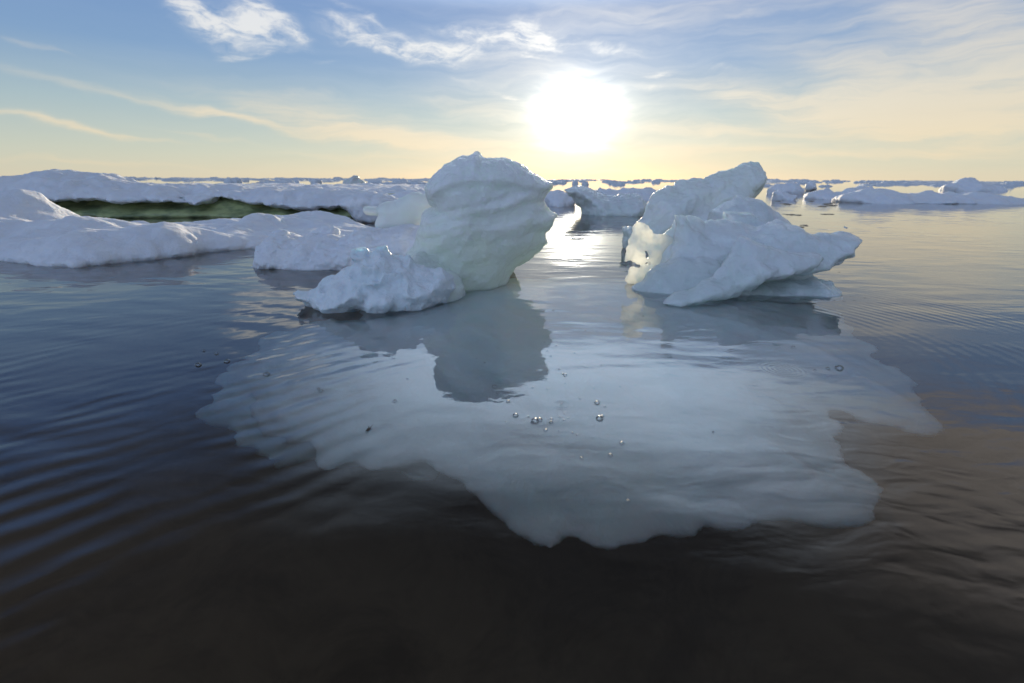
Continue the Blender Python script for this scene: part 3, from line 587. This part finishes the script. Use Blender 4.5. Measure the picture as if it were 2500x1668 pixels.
# rounded lump at the right end of that floe
fl = Field(-2.4, -1.05, 5.6, 6.6, -.1, .4, .016)
fl.slab(Z1([(1955, 330), (1990, 290), (2040, 265), (2120, 255), (2210, 262), (2265, 290), (2330, 340), (2300, 440), (2100, 450), (2010, 365)]), (6.05, 0., 0.), .3, .12, .02, amp=.1, seed=115)
fl.F += .02 * fbm(fl.X, fl.Y, fl.Z, 6, 4, 116)
me = fl.mesh('ice_lump'); displace(me, lambda x, y, z, N: .01 * fbm(x, y, z, 18, 3, 117)); part('ice_lump', me, M_SNOW, r, 'rounded snowy lump at the right end of the cap')

# ------------------------------------------------------------------ middle distance
def slab_obj(name, L, plane, T, R, h, amp, label, cat, mat=M_SNOW, seed=1, rough=.05, ns=3.):
    P = [at_plane(x, y, *plane) for x, y in L]; xs = [p[0] for p in P]; zs = [p[1] for p in P]; a = plane[0]
    fl = Field(min(xs) - .1, max(xs) + .1, a - T - .2, a + T + .3, -.12, max(zs) + .15, h)
    fl.slab(L, plane, T, R, .01, amp=.14, seed=seed, pw=1.5, sink=.5)
    fl.F += rough * fbm(fl.X, fl.Y, fl.Z, ns, 4, seed + 1)
    me = fl.mesh(name); displace(me, lambda x, y, z, N: rough * .35 * fbm(x, y, z, ns * 5, 3, seed + 2)); return tag(link(name, me, mat), label, cat)
slab_obj('ice_wedge', Z4([(238, 158), (270, 145), (312, 138), (350, 150), (385, 168), (430, 182), (480, 184), (510, 175), (555, 176), (600, 200), (624, 222), (612, 245), (560, 290), (330, 290), (318, 240), (290, 205), (255, 180)]), (7.6,), .5, .25, .022, 1, 'wedge-shaped snowy ice piece in the sun glare between tower and leaning slab', 'ice piece', M_CREST, seed=121, rough=.035, ns=4)
slab_obj('ice_floe', Z4([(140, 190), (150, 165), (200, 160), (250, 168), (285, 190), (290, 215), (240, 250), (150, 250)]), (10.,), .5, .25, .03, 1, 'small lumpy floe beside the right edge of the ice tower', 'ice floe', seed=125, rough=.06, ns=2.5)
slab_obj('ice_floe', Z4([(370, 165), (395, 155), (402, 138), (412, 156), (480, 160), (540, 150), (580, 155), (640, 150), (760, 160), (760, 215), (560, 215), (400, 190)]), (13.,), .8, .3, .04, 1, 'flat floe with a small spike behind the wedge-shaped ice piece', 'ice floe', seed=129, rough=.05, ns=2)
slab_obj('long_floe', Z4([(1500, 205), (1530, 175), (1600, 165), (1680, 152), (1760, 168), (1830, 175), (1900, 162), (1980, 178), (2080, 184), (2180, 178), (2250, 188), (2320, 200), (2400, 212), (2480, 230), (2300, 250), (1600, 250)]), (12.2, -.02, 0.), .9, .35, .045, 1, 'long low snow floe lying in calm water at the right edge', 'ice floe', seed=133, rough=.05, ns=1.5)
slab_obj('ice_floe', Z4([(1350, 190), (1365, 165), (1420, 158), (1480, 168), (1560, 150), (1600, 140), (1660, 160), (1700, 215), (1400, 215)]), (14.,), .6, .3, .045, 1, 'low bluish floe just left of the long floe', 'ice floe', seed=137, rough=.07, ns=1.8)
slab_obj('ice_chunk', Z4([(1195, 185), (1200, 160), (1225, 152), (1245, 168), (1300, 178), (1312, 190), (1260, 215), (1200, 215)]), (13.2,), .3, .2, .035, 1, 'small ice chunk nearest the tip of the leaning slab', 'ice chunk', seed=141, rough=.05, ns=2.5)
slab_obj('ice_chunk', Z4([(1180, 160), (1200, 140), (1260, 125), (1310, 130), (1345, 150), (1340, 178), (1180, 178)]), (19.,), .5, .3, .05, 1, 'dark bluish ice chunk just behind the small chunk right of the leaning slab', 'ice chunk', seed=145, rough=.09, ns=1.5)
slab_obj('ice_chunk', Z4([(1350, 140), (1352, 128), (1375, 120), (1395, 130), (1398, 160), (1350, 160)]), (24.,), .4, .3, .05, 1, 'single rounded ice chunk standing alone right of the leaning slab', 'ice chunk', seed=149, rough=.06, ns=1.5)
slab_obj('ice_hummock', Z4([(2040, 130), (2058, 112), (2075, 100), (2100, 100), (2120, 112), (2150, 128), (2240, 140), (2240, 170), (2000, 170), (1990, 140)]), (26.,), 1., .5, .07, 1, 'domed hummock rising above the horizon at far right', 'ice hummock', seed=153, rough=.08, ns=1.2)
slab_obj('ice_boulder', [(838, 445), (845, 437), (856, 434), (861, 429), (868, 428), (874, 430), (876, 436), (886, 440), (892, 446), (894, 462), (836, 462)], (36.,), 1., .5, .06, 1, 'pale lumpy ice boulder on the horizon left of the ice tower', 'ice boulder', M_CLEAR, seed=157, rough=.06, ns=2)

# ------------------------------------------------------------------ drifting pack ice towards the horizon: every piece its own object
def pack_mesh(seed, L, D, Hh, n=56, m=16):
    rnd = random.Random(seed); th = np.linspace(0, 2 * math.pi, n, endpoint=False); rr = np.linspace(0, 1, m) ** .7
    TH, RR = np.meshgrid(th, rr, indexing='ij'); out = 1 + .28 * fbm(np.cos(TH) * 1.3, np.sin(TH) * 1.3, 0, 1.4, 3, seed)
    X = np.cos(TH) * RR * out * L / 2; Y = np.sin(TH) * RR * out * D / 2
    prof = (1 - RR ** 5); hn = .35 + .5 * np.clip(fbm(X, Y, seed, 1.6 / max(Hh * 3, .4), 3, seed + 1) + .35, 0, 1.5) + .3 * np.abs(fbm(X, Y, 0, 5, 2, seed + 2))
    Z = Hh * hn * prof - .05 * (RR > .98); V = np.stack([X, Y, Z], -1).reshape(-1, 3); F_ = []
    for i in range(n):
        j = (i + 1) % n
        for k in range(m - 1): F_.append((i * m + k, i * m + k + 1, j * m + k + 1, j * m + k))
    return to_mesh('pack_floe', V, F_)
rnd = random.Random(4)
variants = []
for k in range(16):
    flat = k % 2 == 0
    variants.append(pack_mesh(200 + k, rnd.uniform(1.6, 3.4) if flat else rnd.uniform(.6, 1.3), rnd.uniform(1.2, 2.4) if flat else rnd.uniform(.5, 1.), rnd.uniform(.14, .24) if flat else rnd.uniform(.22, .42)))
spots = []
def row(x0, x1, dy0, dy1, n, s0, s1):
    for _ in range(n):
        X = rnd.uniform(x0, x1); hor = (405 + (X / 2350) * 10.3) ; spots.append((X, hor + rnd.uniform(dy0, dy1), rnd.uniform(s0, s1)))
row(0, 1000, 2.2, 4.5, 60, 2.5, 4.5); row(200, 1000, 4.5, 8, 45, 1.2, 2.4); row(480, 1000, 8, 13, 26, .8, 1.5); row(0, 140, 8, 18, 8, .6, 1.2)
row(1250, 1560, 2.2, 4.5, 16, 2.5, 4.5); row(1250, 1520, 5, 9, 14, .8, 1.8); row(1270, 1480, 10, 14, 5, .5, .9)
row(1740, 2350, 2.2, 4.5, 40, 2.5, 4.5); row(1800, 2350, 4.5, 8, 34, 1.2, 2.2); row(1980, 2350, 8, 12, 16, .9, 1.5); row(1740, 1900, 8, 16, 6, .4, .8)
spots = [s for s in spots if not (790 < s[0] < 850)]
for (X, Yp, s) in spots:
    dy = Yp - (405 + X / 2350 * 10.3); x, y = at_z(X * D2S, Yp * D2S, 0)
    if y > 260: k = 260 / y; x, y = x * k, y * k
    o = bpy.data.objects.new('drift_ice', rnd.choice(variants)); COL.objects.link(o)
    if not o.data.materials: o.data.materials.append(M_FAR)
    o.location = (x, y, 0); o.rotation_euler.z = rnd.uniform(0, 6.28); o.scale = (s, s, rnd.uniform(.8, 1.25) * min(1 + (s - 1) * .25, 1.8))
    where = ('left of the ice tower' if X < 1100 else 'between tower and leaning slab' if X < 1650 else 'right of the leaning slab')
    far = ('thin drift ice right under the horizon ' if dy < 4.6 else 'drift ice a little below the horizon ')
    tag(o, far + where, 'drift ice', 'drift ice towards the horizon ' + where)

# ------------------------------------------------------------------ small things on the water
mbub = bpy.data.materials.new('bubble_film'); mbub.use_nodes = True; g = NT(mbub.node_tree); nt = mbub.node_tree; nt.nodes.remove(nt.nodes['Principled BSDF'])
fr = g.n('ShaderNodeFresnel'); fr.inputs[0].default_value = 1.7; tr = g.n('ShaderNodeBsdfTransparent'); gs = g.n('ShaderNodeBsdfGlossy'); gs.inputs['Roughness'].default_value = .22
mx = g.n('ShaderNodeMixShader'); nt.links.new(fr.outputs[0], mx.inputs[0]); nt.links.new(tr.outputs[0], mx.inputs[1]); nt.links.new(gs.outputs[0], mx.inputs[2]); nt.links.new(mx.outputs[0], nt.nodes['Material Output'].inputs['Surface'])
def dome(n=20, m=8):
    V = [(0, 0, .78)]; Q = []
    for j in range(1, m + 1):
        p = j / m * math.radians(98)
        for i in range(n): t = 2 * math.pi * i / n; V.append((math.sin(p) * math.cos(t), math.sin(p) * math.sin(t), math.cos(p) * .78))
    me = bpy.data.meshes.new('air_bubble'); Fs = [(0, 1 + i, 1 + (i + 1) % n) for i in range(n)]
    for j in range(m - 1):
        for i in range(n): a = 1 + j * n + i; b = 1 + j * n + (i + 1) % n; Fs.append((a, a + n, b + n, b))
    me.from_pydata(V, [], Fs); me.polygons.foreach_set('use_smooth', [True] * len(Fs)); me.update(); return me
DM = dome()
rb = random.Random(3)
bubs = [(rb.gauss(1310, 90), rb.uniform(700, 1000), rb.uniform(1.5, 3)) for _ in range(34)] + [(1135, 888, 7), (1183, 954, 7), (1166, 922, 5), (1228, 967, 10), (1238, 964, 7), (1222, 971, 5), (1265, 963, 4), (1264, 970, 5), (1252, 988, 5), (1370, 925, 7), (1376, 961, 9), (1382, 957, 5), (1388, 934, 3), (1314, 994, 3), (1427, 1018, 6), (1401, 1046, 6), (1335, 1052, 4), (1442, 1151, 5),
    (1297, 861, 5), (1283, 848, 3), (1637, 992, 3), (1291, 858, 3), (1820, 797, 4), (1926, 845, 8), (1900, 846, 4), (1870, 850, 3), (612, 860, 7), (731, 893, 4), (737, 898, 5), (521, 830, 6), (455, 838, 6), (497, 812, 4), (468, 806, 3), (906, 921, 5), (935, 870, 3)]
for X, Y, r_ in bubs:
    x, y = at_z(X * D2S, Y * D2S, 0); o = bpy.data.objects.new('air_bubble', DM); COL.objects.link(o)
    if not DM.materials: DM.materials.append(mbub)
    rr = r_ * D2S * math.hypot(math.hypot(x, y), CZ) / F * .95; o.location = (x, y, 0); o.scale = (rr, rr, rr)
    wh = 'in front of the reflection of the tower' if X < 1480 and X > 1000 else 'left of the submerged shelf' if X < 1000 else 'below the reflection of the winged crest'
    tag(o, 'small clear air bubble on the water ' + wh, 'bubble', 'air bubbles ' + wh)
# scraps of slush / dark bits
md = bpy.data.materials.new('dirty_slush'); md.use_nodes = True; g = NT(md.node_tree); b = md.node_tree.nodes['Principled BSDF']
g.put(b.inputs['Base Color'], g.mix(g.noise(g.n('ShaderNodeNewGeometry').outputs['Position'], 60.), rgb(.35, .3, .22), rgb(.12, .1, .08))); b.inputs['Roughness'].default_value = .5
scrap = [pack_mesh(300 + k, 1., .55, .12, 28, 6) for k in range(5)]
for s_ in scrap: s_.name = 'slush_scrap'; s_.materials.append(md)
def scatter(L, base, label, group, smin_, smax_, rn):
    for (X, Y) in L:
        x, y = at_z(X * D2S, Y * D2S, 0); o = bpy.data.objects.new(base, rn.choice(scrap)); COL.objects.link(o); k = rn.uniform(smin_, smax_) * math.hypot(x, y)
        o.location = (x, y, 0); o.scale = (k, k, k * .5); o.rotation_euler.z = rn.uniform(-.3, .3); tag(o, label, 'ice scrap', group)
rn = random.Random(8)
sc_r = [(1785, 462), (1800, 468), (1812, 458), (1782, 454), (1860, 462), (1895, 470), (1900, 468), (1908, 472), (1888, 474), (1912, 466), (1808, 470), (1822, 456), (1892, 492), (1905, 492), (1798, 492), (1830, 494), (1845, 517), (1850, 519), (1838, 521), (1815, 493)]
scatter(sc_r, 'ice_scrap', 'thin brownish scrap of slush floating on bright water right of the leaning slab', 'slush scraps right of the leaning slab', .008, .022, rn)
sc_l = [(rn.gauss(500, 60), rn.uniform(600, 740)) for _ in range(70)]
scatter(sc_l, 'ice_scrap', 'tiny dark speck of ice floating on the dark channel between the left floes', 'floating specks in the left channel', .0008, .003, rn)
sc_w = [(1925, 625), (1935, 640), (1900, 680), (1915, 690), (1922, 700), (1938, 692), (1953, 680), (1985, 684), (1980, 775), (1960, 690), (1928, 655), (1390, 614), (1148, 970), (1160, 968)]
scatter(sc_w, 'ice_scrap', 'tiny dark speck floating on the water around the winged crest', 'floating specks beside the winged crest', .0015, .005, rn)
# small tufted scrap adrift over the shelf
x, y = at_z(847 * D2S, 986 * D2S, 0)
V = []; Fs = []
def spike(p, q, r):
    i = len(V); d = (Vector(q) - Vector(p)).normalized(); a = d.orthogonal().normalized(); b_ = d.cross(a)
    for k in range(5): t = k * 1.2566; V.append(tuple(Vector(p) + a * math.cos(t) * r + b_ * math.sin(t) * r))
    V.append(q); Fs.extend([(i + k, i + (k + 1) % 5, i + 5) for k in range(5)]); Fs.append((i + 4, i + 3, i + 2, i + 1, i))
for k in range(9): spike((0, 0, 0), (rn.uniform(-.006, .006), rn.uniform(.006, .016), rn.uniform(0, .004)), .0012)
for k in range(4): spike((rn.uniform(-.002, .002), 0, 0), (rn.uniform(-.005, .003), -.012, .001), .003)
me = bpy.data.meshes.new('tuft'); me.from_pydata(V, [], Fs); me.update(); mt = bpy.data.materials.new('brown_weed'); mt.use_nodes = True; mt.node_tree.nodes['Principled BSDF'].inputs['Base Color'].default_value = (.06, .04, .025, 1)
tag(link('weed_scrap', me, mt, None, (x, y, .001)), 'tiny brown tufted scrap of weed floating over the pale submerged shelf', 'weed')
print('SCRIPT', round(time.time() - T00, 1), 's  sun', math.degrees(SEL), math.degrees(SAZ))
